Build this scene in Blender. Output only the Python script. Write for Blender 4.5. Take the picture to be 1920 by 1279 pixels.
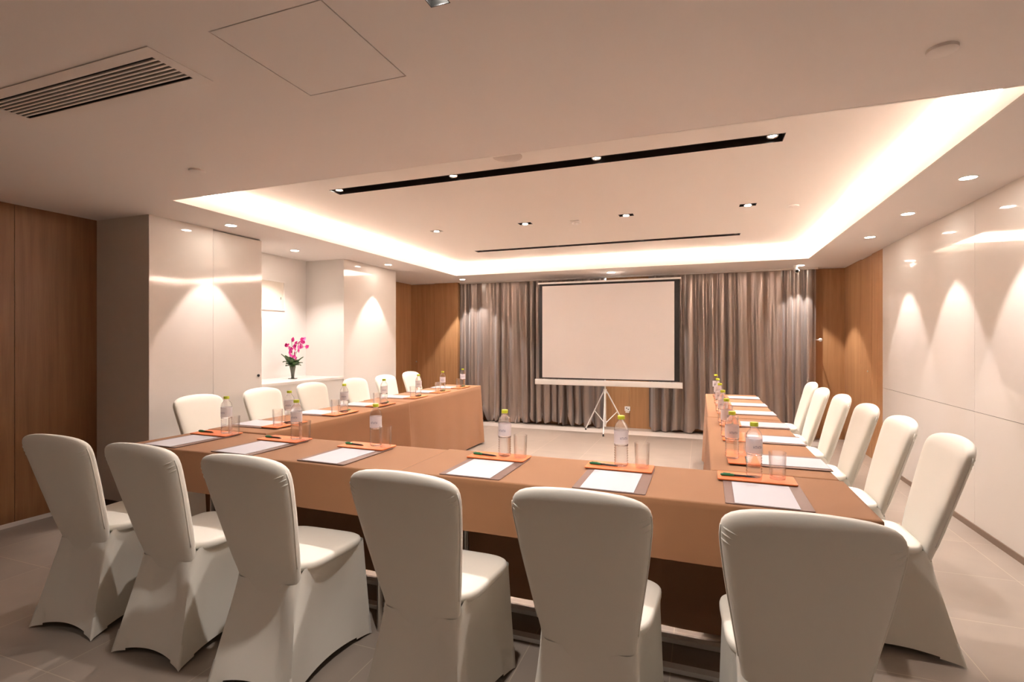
import bpy, bmesh, math, random
from mathutils import Vector, Matrix
random.seed(7)
PI = math.pi
sc = bpy.context.scene
for o in list(bpy.data.objects): bpy.data.objects.remove(o)
C = sc.collection

# ------------------------------------------------------------ camera, world, exposure
H = 2.366            # lower ceiling
HU = H + 0.18        # raised tray ceiling
T = 0.768            # table top
cam = bpy.data.objects.new('camera', bpy.data.cameras.new('camera'))
C.objects.link(cam)
cam.location = (0, 0, 1.36)
cam.rotation_euler = (PI/2, 0, math.radians(20.3))
cam.data.sensor_width = 36.0
cam.data.lens = 18.0
cam.data.clip_start = 0.02
sc.camera = cam

w = bpy.data.worlds.new('world'); sc.world = w; w.use_nodes = True
w.node_tree.nodes['Background'].inputs[0].default_value = (1.0, 0.85, 0.72, 1)
w.node_tree.nodes['Background'].inputs[1].default_value = 0.02
sc.view_settings.view_transform = 'Standard'
sc.view_settings.look = 'None'
sc.view_settings.gamma = 1.0
sc.view_settings.use_curve_mapping = False
sc.view_settings.exposure = 1.62
WARM = (1.0, 0.835, 0.76)
COOL = (1.0, 0.91, 0.87)

P_COVE = 13.5        # watts per metre of hidden LED strip
P_WALL = 22.0        # wall-washing downlights
P_SPOT = 38.0        # adjustable spots and slot spots
P_NEAR = 32.0       # square downlight at the top edge; scaled down for the added fill lamps

# ------------------------------------------------------------ materials
def newmat(name):
    m = bpy.data.materials.new(name); m.use_nodes = True
    nt = m.node_tree
    return m, nt, nt.nodes['Principled BSDF']
def mat(name, col, rough=0.6, spec=0.5, metal=0.0, noise=0.0, nscale=8.0, bump=0.0, bscale=200.0, sheen=0.0, coat=0.0, emis=None, estr=0.0):
    m, nt, b = newmat(name)
    b.inputs['Base Color'].default_value = (*col, 1)
    b.inputs['Roughness'].default_value = rough
    b.inputs['Specular IOR Level'].default_value = spec
    b.inputs['Metallic'].default_value = metal
    b.inputs['Sheen Weight'].default_value = sheen
    b.inputs['Coat Weight'].default_value = coat
    if emis:
        b.inputs['Emission Color'].default_value = (*emis, 1)
        b.inputs['Emission Strength'].default_value = estr
    tc = nt.nodes.new('ShaderNodeTexCoord')
    if noise > 0:
        n = nt.nodes.new('ShaderNodeTexNoise'); n.inputs['Scale'].default_value = nscale; n.inputs['Detail'].default_value = 4
        r = nt.nodes.new('ShaderNodeMapRange'); r.inputs['To Min'].default_value = 1-noise; r.inputs['To Max'].default_value = 1+noise
        h = nt.nodes.new('ShaderNodeHueSaturation'); h.inputs['Color'].default_value = (*col, 1)
        nt.links.new(tc.outputs['Object'], n.inputs['Vector'])
        nt.links.new(n.outputs['Fac'], r.inputs['Value'])
        nt.links.new(r.outputs['Result'], h.inputs['Value'])
        nt.links.new(h.outputs['Color'], b.inputs['Base Color'])
    if bump > 0:
        n = nt.nodes.new('ShaderNodeTexNoise'); n.inputs['Scale'].default_value = bscale; n.inputs['Detail'].default_value = 3
        bp = nt.nodes.new('ShaderNodeBump'); bp.inputs['Strength'].default_value = bump; bp.inputs['Distance'].default_value = 0.002
        nt.links.new(tc.outputs['Object'], n.inputs['Vector'])
        nt.links.new(n.outputs['Fac'], bp.inputs['Height'])
        nt.links.new(bp.outputs['Normal'], b.inputs['Normal'])
    return m
def wood(name, a, b_, rough=0.42):
    m, nt, b = newmat(name)
    tc = nt.nodes.new('ShaderNodeTexCoord'); mp = nt.nodes.new('ShaderNodeMapping')
    mp.inputs['Scale'].default_value = (9, 9, 0.45)
    n = nt.nodes.new('ShaderNodeTexNoise'); n.inputs['Scale'].default_value = 2.2; n.inputs['Detail'].default_value = 6; n.inputs['Distortion'].default_value = 0.6
    mp2 = nt.nodes.new('ShaderNodeMapping'); mp2.inputs['Scale'].default_value = (60, 60, 1.6)
    n2 = nt.nodes.new('ShaderNodeTexNoise'); n2.inputs['Scale'].default_value = 3; n2.inputs['Detail'].default_value = 4
    mx = nt.nodes.new('ShaderNodeMath'); mx.operation = 'MULTIPLY_ADD'; mx.inputs[1].default_value = 0.35
    cr = nt.nodes.new('ShaderNodeValToRGB')
    cr.color_ramp.elements[0].position = 0.42; cr.color_ramp.elements[0].color = (*a, 1)
    cr.color_ramp.elements[1].position = 0.95; cr.color_ramp.elements[1].color = (*b_, 1)
    L = nt.links.new
    L(tc.outputs['Object'], mp.inputs['Vector']); L(tc.outputs['Object'], mp2.inputs['Vector'])
    L(mp.outputs['Vector'], n.inputs['Vector']); L(mp2.outputs['Vector'], n2.inputs['Vector'])
    L(n2.outputs['Fac'], mx.inputs[0]); L(n.outputs['Fac'], mx.inputs[2])
    L(mx.outputs['Value'], cr.inputs['Fac']); L(cr.outputs['Color'], b.inputs['Base Color'])
    b.inputs['Roughness'].default_value = rough; b.inputs['Specular IOR Level'].default_value = 0.35
    return m
def tile_mat():
    m, nt, b = newmat('floor_tile')
    tc = nt.nodes.new('ShaderNodeTexCoord'); mp = nt.nodes.new('ShaderNodeMapping')
    mp.inputs['Location'].default_value = (-1.08 + 6.0, -1.31 + 6.0, 0)
    br = nt.nodes.new('ShaderNodeTexBrick'); br.offset = 0.0
    br.inputs['Scale'].default_value = 1.0
    br.inputs['Brick Width'].default_value = 0.6; br.inputs['Row Height'].default_value = 0.6
    br.inputs['Mortar Size'].default_value = 0.0022; br.inputs['Mortar Smooth'].default_value = 0.3
    br.inputs['Color1'].default_value = (0.30, 0.25, 0.205, 1); br.inputs['Color2'].default_value = (0.33, 0.275, 0.225, 1)
    br.inputs['Mortar'].default_value = (0.46, 0.38, 0.30, 1)
    n = nt.nodes.new('ShaderNodeTexNoise'); n.inputs['Scale'].default_value = 5; n.inputs['Detail'].default_value = 8
    r = nt.nodes.new('ShaderNodeMapRange'); r.inputs['To Min'].default_value = 0.9; r.inputs['To Max'].default_value = 1.1
    h = nt.nodes.new('ShaderNodeHueSaturation')
    L = nt.links.new
    L(tc.outputs['Object'], mp.inputs['Vector']); L(mp.outputs['Vector'], br.inputs['Vector'])
    L(tc.outputs['Object'], n.inputs['Vector']); L(n.outputs['Fac'], r.inputs['Value']); L(r.outputs['Result'], h.inputs['Value'])
    L(br.outputs['Color'], h.inputs['Color']); L(h.outputs['Color'], b.inputs['Base Color'])
    b.inputs['Roughness'].default_value = 0.36; b.inputs['Specular IOR Level'].default_value = 0.4
    return m
def clear_mat(name, tint, refr, ior, gloss_rough=0.02):
    """thin clear wall: straight-through light, a share of refraction, and a fresnel reflection"""
    m = bpy.data.materials.new(name); m.use_nodes = True
    nt = m.node_tree; nt.nodes.clear(); L = nt.links.new
    out = nt.nodes.new('ShaderNodeOutputMaterial')
    tr = nt.nodes.new('ShaderNodeBsdfTransparent'); tr.inputs['Color'].default_value = (*tint, 1)
    rf = nt.nodes.new('ShaderNodeBsdfRefraction'); rf.inputs['IOR'].default_value = ior; rf.inputs['Roughness'].default_value = 0.0; rf.inputs['Color'].default_value = (*tint, 1)
    m1 = nt.nodes.new('ShaderNodeMixShader'); m1.inputs['Fac'].default_value = refr
    L(tr.outputs[0], m1.inputs[1]); L(rf.outputs[0], m1.inputs[2])
    gl = nt.nodes.new('ShaderNodeBsdfGlossy'); gl.inputs['Roughness'].default_value = gloss_rough
    fr = nt.nodes.new('ShaderNodeLayerWeight'); fr.inputs['Blend'].default_value = 0.32
    mr = nt.nodes.new('ShaderNodeMapRange'); mr.inputs['To Min'].default_value = 0.03; mr.inputs['To Max'].default_value = 0.6
    L(fr.outputs['Facing'], mr.inputs['Value'])
    pw = nt.nodes.new('ShaderNodeMath'); pw.operation = 'POWER'; pw.inputs[1].default_value = 1.5
    L(mr.outputs['Result'], pw.inputs[0])
    m2 = nt.nodes.new('ShaderNodeMixShader'); L(pw.outputs[0], m2.inputs['Fac'])
    L(m1.outputs[0], m2.inputs[1]); L(gl.outputs[0], m2.inputs[2]); L(m2.outputs[0], out.inputs['Surface'])
    return m

M = {}
M['ceiling'] = mat('ceiling_paint', (0.80, 0.74, 0.70), 0.9, 0.2)
M['tray'] = mat('tray_paint', (0.84, 0.79, 0.74), 0.9, 0.2)
M['panel'] = mat('glossy_white_panel', (0.76, 0.71, 0.66), 0.05, 0.45)
M['plainwall'] = mat('beige_wall', (0.74, 0.67, 0.60), 0.5, 0.3)
M['niche'] = mat('niche_wall', (0.80, 0.76, 0.72), 0.2, 0.4)
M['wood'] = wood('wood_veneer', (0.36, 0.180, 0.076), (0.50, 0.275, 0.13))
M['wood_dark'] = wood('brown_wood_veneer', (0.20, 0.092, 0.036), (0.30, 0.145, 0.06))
M['floor'] = tile_mat()
M['seam'] = mat('seam_dark', (0.09, 0.055, 0.035), 0.7)
M['black'] = mat('black_matte', (0.012, 0.010, 0.010), 0.55)
M['slot'] = mat('slot_black', (0.02, 0.014, 0.012), 0.35)
M['base'] = mat('baseboard_taupe', (0.22, 0.15, 0.11), 0.45)
M['white_trim'] = mat('white_trim', (0.72, 0.66, 0.60), 0.4)
M['threshold'] = mat('threshold_stone', (0.56, 0.49, 0.43), 0.3)
M['spandex'] = mat('ivory_spandex', (0.80, 0.77, 0.68), 0.62, 0.3, noise=0.015, nscale=3, bump=0.08, bscale=600, sheen=0.15)
M['cloth'] = mat('brown_cloth', (0.30, 0.150, 0.074), 0.85, 0.15, noise=0.04, nscale=5, bump=0.25, bscale=900, sheen=0.1)
M['mat'] = mat('brown_leather_mat', (0.16, 0.085, 0.062), 0.5, 0.4, bump=0.2, bscale=300)
M['paper'] = mat('white_paper', (0.56, 0.545, 0.57), 0.8, 0.2)
M['tray_orange'] = mat('orange_leatherette', (0.72, 0.175, 0.042), 0.5, 0.45, bump=0.1, bscale=300)
M['cap'] = mat('yellow_green_cap', (0.55, 0.62, 0.03), 0.4)
M['bottle'] = clear_mat('clear_bottle', (0.995, 0.995, 1.0), 0.3, 1.1)
M['glass'] = clear_mat('clear_tumbler', (1.0, 0.995, 0.99), 0.12, 1.3)
M['water'] = clear_mat('bottle_ribs', (0.99, 0.99, 1.0), 0.5, 1.15)
mm, nt, b = newmat('pale_label'); b.inputs['Base Color'].default_value = (0.86, 0.83, 0.88, 1); b.inputs['Roughness'].default_value = 0.35; b.inputs['Alpha'].default_value = 0.55
M['label'] = mm
M['print'] = mat('label_print', (0.10, 0.10, 0.16), 0.5)
M['pen_green'] = mat('green_pen', (0.015, 0.20, 0.08), 0.3)
M['pen_dark'] = mat('pen_dark', (0.015, 0.012, 0.012), 0.35)
M['metal'] = mat('brushed_metal', (0.7, 0.68, 0.64), 0.3, metal=1.0)
M['steel_white'] = mat('white_enamel', (0.84, 0.83, 0.81), 0.35)
M['plastic'] = mat('white_plastic', (0.78, 0.76, 0.73), 0.4)
M['screen'] = mat('projection_fabric', (0.80, 0.76, 0.745), 0.9, 0.1)
M['louver'] = mat('louver_metal', (0.78, 0.71, 0.66), 0.5)
M['grey'] = mat('grey_plastic', (0.55, 0.48, 0.43), 0.6)
M['leaf'] = mat('leaf_green', (0.035, 0.085, 0.018), 0.35)
M['stem'] = mat('stem_green', (0.06, 0.10, 0.04), 0.5)
M['petal'] = mat('magenta_petal', (0.72, 0.03, 0.30), 0.6)
M['petal2'] = mat('pink_petal', (0.85, 0.20, 0.50), 0.6)
M['vase'] = mat('dark_vase', (0.08, 0.085, 0.06), 0.2)
M['lamp'] = mat('lamp_lens', (1, 1, 1), 0.4, emis=(1.0, 0.93, 0.82), estr=30.0)
M['reflector'] = mat('reflector', (0.85, 0.84, 0.82), 0.15, metal=0.9)
M['led'] = mat('led_strip', (1, 1, 1), 0.4, emis=WARM, estr=2.0)
M['rim'] = mat('white_rim', (0.80, 0.76, 0.72), 0.5)
M['art'] = mat('cream_print', (0.76, 0.68, 0.58), 0.7, noise=0.05, nscale=14)
# satin curtain
mm, nt, b = newmat('taupe_satin')
b.inputs['Base Color'].default_value = (0.36, 0.30, 0.265, 1); b.inputs['Roughness'].default_value = 0.34
b.inputs['Metallic'].default_value = 0.7; b.inputs['Sheen Weight'].default_value = 0.25
M['curtain'] = mm

# ------------------------------------------------------------ mesh helpers
def tag(o, label=None, cat=None, group=None, kind=None):
    if label: o['label'] = label
    if cat: o['category'] = cat
    if group: o['group'] = group
    if kind: o['kind'] = kind
    return o
def mesh(name, V, F, m, parent=None, smooth=False, loc=None, rotz=0.0, auto=None):
    me = bpy.data.meshes.new(name); me.from_pydata([tuple(v) for v in V], [], F); me.update()
    bm = bmesh.new(); bm.from_mesh(me)
    bmesh.ops.recalc_face_normals(bm, faces=bm.faces); bm.to_mesh(me); bm.free()
    for p in me.polygons: p.use_smooth = smooth
    ms = m if isinstance(m, (list, tuple)) else [m]
    for x in ms: me.materials.append(x)
    o = bpy.data.objects.new(name, me); C.objects.link(o)
    if auto is not None: me.set_sharp_from_angle(angle=math.radians(auto))
    if parent: o.parent = parent
    if loc: o.location = loc
    o.rotation_euler[2] = rotz
    return o
def empty(name, loc=(0, 0, 0), rotz=0.0):
    o = bpy.data.objects.new(name, None); C.objects.link(o); o.location = loc; o.rotation_euler[2] = rotz
    o.empty_display_size = 0.05
    return o
class MB:
    def __init__(s): s.V = []; s.F = []
    def add(s, V, F):
        n = len(s.V); s.V += [tuple(v) for v in V]; s.F += [tuple(i+n for i in f) for f in F]; return s
    def box(s, x0, x1, y0, y1, z0, z1):
        return s.add([(x0,y0,z0),(x1,y0,z0),(x1,y1,z0),(x0,y1,z0),(x0,y0,z1),(x1,y0,z1),(x1,y1,z1),(x0,y1,z1)],
                     [(3,2,1,0),(4,5,6,7),(0,1,5,4),(1,2,6,5),(2,3,7,6),(3,0,4,7)])
    def tube(s, a, b, r0, r1=None, n=12, cap=True):
        r1 = r0 if r1 is None else r1
        a = Vector(a); b = Vector(b); d = (b-a).normalized()
        u = d.cross(Vector((0,0,1)) if abs(d.z) < 0.9 else Vector((1,0,0))).normalized(); v = d.cross(u)
        V = [a+(u*math.cos(2*PI*k/n)+v*math.sin(2*PI*k/n))*r0 for k in range(n)]
        V += [b+(u*math.cos(2*PI*k/n)+v*math.sin(2*PI*k/n))*r1 for k in range(n)]
        F = [(k, (k+1)%n, n+(k+1)%n, n+k) for k in range(n)]
        if cap: F += [tuple(range(n))[::-1], tuple(range(n, 2*n))]
        return s.add(V, F)
    def path(s, pts, rad, n=10):
        pts = [Vector(p) for p in pts]; m = len(pts); V = []; F = []
        rad = rad if isinstance(rad, (list, tuple)) else [rad]*m
        for i, p in enumerate(pts):
            d = (pts[min(i+1, m-1)]-pts[max(i-1, 0)]).normalized()
            u = d.cross(Vector((0.13, 0.97, 0.2))).normalized(); v = d.cross(u)
            V += [p+(u*math.cos(2*PI*k/n)+v*math.sin(2*PI*k/n))*rad[i] for k in range(n)]
        for i in range(m-1):
            F += [(i*n+k, i*n+(k+1)%n, (i+1)*n+(k+1)%n, (i+1)*n+k) for k in range(n)]
        F += [tuple(range(n))[::-1], tuple(range((m-1)*n, m*n))]
        return s.add(V, F)
    def lathe(s, prof, n=24, c=(0, 0, 0), cap0=True, cap1=True):
        V = []; F = []
        for r, z in prof: V += [(c[0]+r*math.cos(2*PI*k/n), c[1]+r*math.sin(2*PI*k/n), c[2]+z) for k in range(n)]
        for i in range(len(prof)-1):
            F += [(i*n+k, i*n+(k+1)%n, (i+1)*n+(k+1)%n, (i+1)*n+k) for k in range(n)]
        if cap0: F.append(tuple(range(n))[::-1])
        if cap1: F.append(tuple(range((len(prof)-1)*n, len(prof)*n)))
        return s.add(V, F)
    def rings(s, R, cap0=True, cap1=True, closed=True):
        n = len(R[0]); V = [p for r in R for p in r]; F = []
        for i in range(len(R)-1):
            for k in range(n if closed else n-1):
                F.append((i*n+k, i*n+(k+1)%n, (i+1)*n+(k+1)%n, (i+1)*n+k))
        if cap0: F.append(tuple(range(n))[::-1])
        if cap1: F.append(tuple(range((len(R)-1)*n, len(R)*n)))
        return s.add(V, F)
    def build(s, name, m, parent=None, smooth=False, auto=None, loc=None, rotz=0.0):
        return mesh(name, s.V, s.F, m, parent, smooth, loc, rotz, auto)
def rrect(cx, cy, hx, hy, r, z, n=6):
    P = []
    for (sx, sy, a0) in ((1, 1, 0), (-1, 1, PI/2), (-1, -1, PI), (1, -1, 3*PI/2)):
        for k in range(n+1):
            a = a0 + (PI/2)*k/n
            P.append((cx+sx*(hx-r)+r*math.cos(a), cy+sy*(hy-r)+r*math.sin(a), z))
    return P
def rslab(hx, hy, r, z0, z1, bev=0.0, n=6):
    mb = MB()
    if bev: R = [rrect(0,0,hx-bev,hy-bev,max(r-bev,.001),z0,n), rrect(0,0,hx,hy,r,z0+bev,n), rrect(0,0,hx,hy,r,z1-bev,n), rrect(0,0,hx-bev,hy-bev,max(r-bev,.001),z1,n)]
    else: R = [rrect(0,0,hx,hy,r,z0,n), rrect(0,0,hx,hy,r,z1,n)]
    return mb.rings(R)
def slab_holes(x0, x1, y0, y1, z0, z1, holes):
    xs = sorted({x0, x1, *[v for h in holes for v in h[:2]]}); ys = sorted({y0, y1, *[v for h in holes for v in h[2:]]})
    nx, ny = len(xs)-1, len(ys)-1
    def solid(i, j):
        if i < 0 or j < 0 or i >= nx or j >= ny: return False
        cx = (xs[i]+xs[i+1])/2; cy = (ys[j]+ys[j+1])/2
        return not any(h[0] < cx < h[1] and h[2] < cy < h[3] for h in holes)
    mb = MB(); idx = {}
    def v(i, j, z):
        k = (i, j, z)
        if k not in idx: idx[k] = len(mb.V); mb.V.append((xs[i], ys[j], z))
        return idx[k]
    for i in range(nx):
        for j in range(ny):
            if not solid(i, j): continue
            mb.F.append((v(i,j,z0), v(i,j+1,z0), v(i+1,j+1,z0), v(i+1,j,z0)))
            mb.F.append((v(i,j,z1), v(i+1,j,z1), v(i+1,j+1,z1), v(i,j+1,z1)))
            if not solid(i-1, j): mb.F.append((v(i,j,z0), v(i,j,z1), v(i,j+1,z1), v(i,j+1,z0)))
            if not solid(i+1, j): mb.F.append((v(i+1,j,z0), v(i+1,j+1,z0), v(i+1,j+1,z1), v(i+1,j,z1)))
            if not solid(i, j-1): mb.F.append((v(i,j,z0), v(i+1,j,z0), v(i+1,j,z1), v(i,j,z1)))
            if not solid(i, j+1): mb.F.append((v(i,j+1,z0), v(i,j+1,z1), v(i+1,j+1,z1), v(i+1,j+1,z0)))
    return mb
def struct(name, mb, m, parent=None, smooth=False):
    o = mb.build(name, m, parent, smooth)
    if not parent: o['kind'] = 'structure'
    return o
def copy_tree(o, parent=None):
    c = o.copy(); C.objects.link(c); c.parent = parent
    for ch in [x for x in kids.get(o.name, [])]: copy_tree(ch, c)
    return c
kids = {}
def index_kids(root):
    ch = [x for x in bpy.data.objects if x.parent == root]
    kids[root.name] = ch
    for x in ch: index_kids(x)

# ------------------------------------------------------------ the room
XL, XR, YN, YF = -4.74, 1.84, -2.2, 8.15
struct('floor', MB().box(-5.2, 2.1, YN-.1, 8.5, -0.06, 0.0), M['floor'])
TR = (-3.56, 1.24, 2.58, 7.12)                      # tray opening
GR = (-2.845, -1.815, 1.25, 1.415)                  # grille opening
ax0, ax1, ay0, ay1, g = -1.50, -1.055, 1.222, 1.68, 0.0045
seams = [(ax0-g, ax1+g, ay0-g, ay0), (ax0-g, ax1+g, ay1, ay1+g), (ax0-g, ax0, ay0, ay1), (ax1, ax1+g, ay0, ay1)]
SP = (-0.765, -0.70, 1.30, 1.365)                   # little square spot at the frame's top edge
struct('ceiling', slab_holes(-5.2, 2.1, YN-.1, 8.5, H, H+0.012, [TR, GR, SP]+seams), M['ceiling'])
struct('ceiling_void_cover', slab_holes(-5.2, 2.1, YN-.1, 8.5, H+0.16, H+0.17, [(TR[0]-.22, TR[1]+.22, TR[2]-.2, TR[3]+.22)]), M['seam'])
# recessed tray: lip, light trough, upper ceiling with two long slots
S1 = (-2.745, 0.452, 3.275, 3.405); S2 = (-2.80, 0.405, 6.15, 6.26)
GX = [-2.68, -1.67, -0.665, 0.38]; GY = 4.90; gh = 0.045
gimb = [(x-gh*1.5, x+gh*1.5, GY-gh, GY+gh) for x in GX]
ux0, ux1, uy0, uy1 = TR[0]-.19, TR[1]+.19, TR[2]-.02, TR[3]+.19
struct('ceiling_tray', slab_holes(ux0, ux1, uy0, uy1, HU, HU+0.012, [S1, S2]+gimb), M['tray'])
lip = MB(); t = 0.014; lz = H+0.088
lip.box(TR[0]-.0, TR[0]+t, TR[2]+t, TR[3], H-.0006, lz).box(TR[1]-t, TR[1], TR[2]+t, TR[3], H-.0006, lz).box(TR[0]+t, TR[1]-t, TR[3]-t, TR[3], H-.0006, lz)
struct('trim_1', lip, M['tray'])
struct('trim_2', MB().box(TR[0], TR[1], TR[2], TR[2]+t-.001, H-.0006, HU-.0005), M['tray'])
tr = MB()
tr.box(ux0-.02, ux0, uy0, uy1, H+.012, HU).box(ux1, ux1+.02, uy0, uy1, H+.012, HU).box(ux0, ux1, uy1, uy1+.02, H+.012, HU)
struct('trim_3', tr, M['tray'])

# walls
def vpanel_x(x, y0, y1, z0, z1, th): return MB().box(min(x, x+th), max(x, x+th), y0, y1, z0, z1)
lw = MB()                                           # wood wall nearest on the left
for a, b_ in ((YN, -0.6), (-0.597, 0.83), (0.833, 2.262), (2.266, 2.81)): lw.box(XL-.06, XL, a, b_, 0, H)
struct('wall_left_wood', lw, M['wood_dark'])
struct('wall_left_backing', MB().box(XL-.10, XL-.062, YN, 2.83, 0, H), M['seam'])
struct('wall_left_return', MB().box(XL-.06, -4.112, 2.81, 2.83, 0, H), M['plainwall'])
XP = -4.11
p = MB().box(XP-.02, XP, 2.812, 3.379, 0, H)
struct('wall_left_panel', p, M['panel'])
d1 = struct('door_1', MB().box(XP-.02, XP, 3.382, 3.92, 0.0, H-.012), M['panel'])
kb = MB().lathe([(0.0005,0),(.012,.001),(.014,.006),(.012,.014),(.006,.018),(.0005,.019)], 16)
kb.V = [(XP+z, 3.875+x, 1.02+y) for x, y, z in kb.V]
kb.build('door_knob', M['pen_dark'], d1, True)
struct('wall_left_niche_side', MB().box(-4.69, XP-.0205, 3.90, 3.92, 0, H), M['niche'])
struct('wall_left_niche', MB().box(-4.73, -4.69, 3.90, 5.19, 0, H), M['niche'])
struct('wall_left_niche_end', MB().box(-4.69, XP-.0005, 5.17, 5.19, 0, H), M['panel'])
struct('wall_left_niche_front', MB().box(-4.16, XP-.012, 3.921, 5.169, 0, .895), M['panel'])
struct('trim_4', MB().box(-4.69, XP, 3.921, 5.169, .896, .925), M['niche'])
struct('wall_left_panel_far', MB().box(XP-.02, XP, 5.1705, 6.31, 0, H), M['panel'])
struct('wall_left_far_return', MB().box(-4.86, XP-.021, 6.292, 6.309, 0, H), M['plainwall'])
wl = MB().box(-4.92, -4.86, 6.31, 7.95, 0, H)
struct('wall_left_recess', wl, M['wood'])
d2 = struct('door_2', MB().box(-4.86, -4.39, 7.95, 8.0, 0, H-.008), M['wood'])
kb = MB().lathe([(0.0005,0),(.012,.001),(.014,.005),(.012,.010),(.0005,.012)], 16)
kb.V = [(-4.75+x, 7.95-z, 0.995+y) for x, y, z in kb.V]
kb.build('door_knob', M['metal'], d2, True)
struct('wall_far_left_wood', MB().box(-4.387, -3.94, 7.95, 8.0, 0, H).box(-3.96, -3.94, 8.0, 8.15, 0, H), M['wood'])
far = MB()
for a, b_ in ((-3.96, -3.0), (-2.997, -2.05), (-2.047, -1.06), (-1.057, -0.1), (-0.097, 0.9), (.903, 1.5)): far.box(a, b_, 8.15, 8.2, 0.0, H)
struct('wall_far', far, M['wood'])
struct('wall_far_right_wood', MB().box(1.51, XR+.06, 8.2, 8.25, 0, H).box(1.50, 1.51, 8.15, 8.25, 0, H), M['wood'])
rw = MB()
struct('wall_right_wood', MB().box(XR+.01, XR+.06, 6.59, 6.80, 0, H).box(XR+.01, XR+.06, 6.803, 7.0, 0, H).box(XR+.01, XR+.06, 7.45, 8.2, 0, H), M['wood'])
d3 = struct('door_3', MB().box(XR+.01, XR+.06, 7.003, 7.447, 0, H-.01), M['wood'])
kb = MB().lathe([(0.0005,0),(.010,.001),(.012,.004),(.010,.008),(.0005,.010)], 16)
kb.V = [(XR+.01-z, 7.15+x, 1.0+y) for x, y, z in kb.V]
kb.build('door_knob', M['metal'], d3, True)
yr = [YN, -1.35, 0.63, 2.615, 4.60, 6.59]; pr_ = MB(); 
for i in range(len(yr)-1):
    pr_.box(XR, XR+.02, yr[i]+.0015, yr[i+1]-.0015, 0.0, 0.852).box(XR, XR+.02, yr[i]+.0015, yr[i+1]-.0015, 0.855, H)
struct('wall_right', pr_, M['panel'])
struct('wall_right_backing', MB().box(XR+.021, XR+.06, YN, 6.589, 0, H), M['plainwall'])
struct('wall_near', MB().box(-5.2, 2.1, YN-.1, YN, 0, H), M['wood_dark'])
struct('baseboard_right', MB().box(XR-.008, XR, YN, 6.59, 0, .045), M['base'])
struct('baseboard_left', MB().box(XL, XL+.012, YN, 2.81, 0, .03), M['white_trim'])
struct('trim_5', MB().box(XL, -4.11, 2.80, 2.81, 0, .05), M['seam'])
# stone threshold along the curtains
struct('trim_6', MB().box(-3.93, 1.50, 7.56, 7.88, 0, .0015), M['threshold'])

# ------------------------------------------------------------ hidden LED strips of the cove
def area(name, loc, size, power, col, rot=(0, 0, 0), parent=None, spread=PI):
    l = bpy.data.lights.new(name, 'AREA'); l.shape = 'RECTANGLE'; l.size = size[0]; l.size_y = size[1]
    l.energy = power; l.color = col; l.spread = spread
    o = bpy.data.objects.new(name, l); C.objects.link(o); o.location = loc; o.rotation_euler = rot
    if parent: o.parent = parent
    return o
def led(x0, x1, y0, y1, label):
    cx, cy = (x0+x1)/2, (y0+y1)/2
    t = empty('led_strip', (cx, cy, H+.0125)); tag(t, label, 'light strip', 'hidden light strips of the ceiling recess')
    hx, hy = (x1-x0)/2, (y1-y0)/2
    MB().box(-hx, hx, -hy, hy, 0, .012).build('strip_housing', M['rim'], t)
    e = .3
    MB().box(-hx*.98 if hx > hy else -hx*e, hx*.98 if hx > hy else hx*e, -hy*.98 if hy > hx else -hy*e, hy*.98 if hy > hx else hy*e, .0121, .015).build('diode_tape', M['led'], t)
    L = 2*max(hx, hy)
    area('strip_light', (0, 0, .018), (2*hx*.98, 2*hy*.98), P_COVE*L, WARM, (PI, 0, 0), t)
led(TR[0]-.10, TR[0]-.04, TR[2]+.06, TR[3]+.1, 'warm light strip hidden behind the left lip of the ceiling recess')
led(TR[1]+.04, TR[1]+.10, TR[2]+.06, TR[3]+.1, 'warm light strip hidden behind the right lip of the ceiling recess')
led(TR[0]-.02, TR[1]+.02, TR[3]+.04, TR[3]+.10, 'warm light strip hidden behind the far lip of the ceiling recess')

# ------------------------------------------------------------ downlights
def spot(name, loc, target, power, angle, blend, col, parent, r=.02):
    l = bpy.data.lights.new(name, 'SPOT'); l.energy = power; l.color = col; l.spot_size = math.radians(angle); l.spot_blend = blend
    l.shadow_soft_size = r
    o = bpy.data.objects.new(name, l); C.objects.link(o); o.parent = parent; o.location = loc
    d = Vector(target); o.rotation_euler = d.to_track_quat('-Z', 'Y').to_euler()
    return o
def downlight(x, y, label, power=P_WALL, angle=62, tilt=(0, 0, -1), group='round downlights of the low ceiling', z=H, rad=.042, blend=.25):
    t = empty('downlight', (x, y, z)); tag(t, label, 'ceiling light', group)
    MB().lathe([(rad, .004), (rad, -.003), (rad+.008, -.004), (rad+.010, -.001), (rad+.010, 0)], 32, cap0=False, cap1=False).build('trim_ring', M['rim'], t, True)
    MB().lathe([(.0005, -.0012), (rad*.98, -.0012)], 32, cap0=False, cap1=False).build('lamp_lens', M['lamp'], t)
    spot('lamp_light', (0, 0, -.006), tilt, power, angle, blend, COOL, t)
    return t
downlight(-3.84, 3.33, 'lit round downlight nearest along the left white panels')
downlight(-4.24, 4.50, 'lit round downlight above the recess with the orchid', power=P_WALL*1.15, angle=110, blend=.5)
downlight(-3.87, 5.76, 'lit round downlight above the far left white panel', power=P_WALL*1.3)
downlight(1.54, 2.95, 'round downlight by the right panels just beyond the frame')
downlight(1.54, 3.93, 'largest lit round downlight by the right white wall', power=P_WALL*1.3)
downlight(1.53, 4.88, 'middle one of the three lit downlights by the right white wall', power=P_WALL*1.3)
downlight(1.53, 5.85, 'farthest of the three lit downlights by the right white wall', power=P_WALL*1.3)
downlight(-3.66, 7.56, 'lit round downlight above the left end of the curtains', power=P_WALL*2.6, tilt=(.1, .12, -1), angle=80)
downlight(1.24, 7.72, 'lit round downlight above the right end of the curtains', power=P_WALL*2.2, angle=76)
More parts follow.
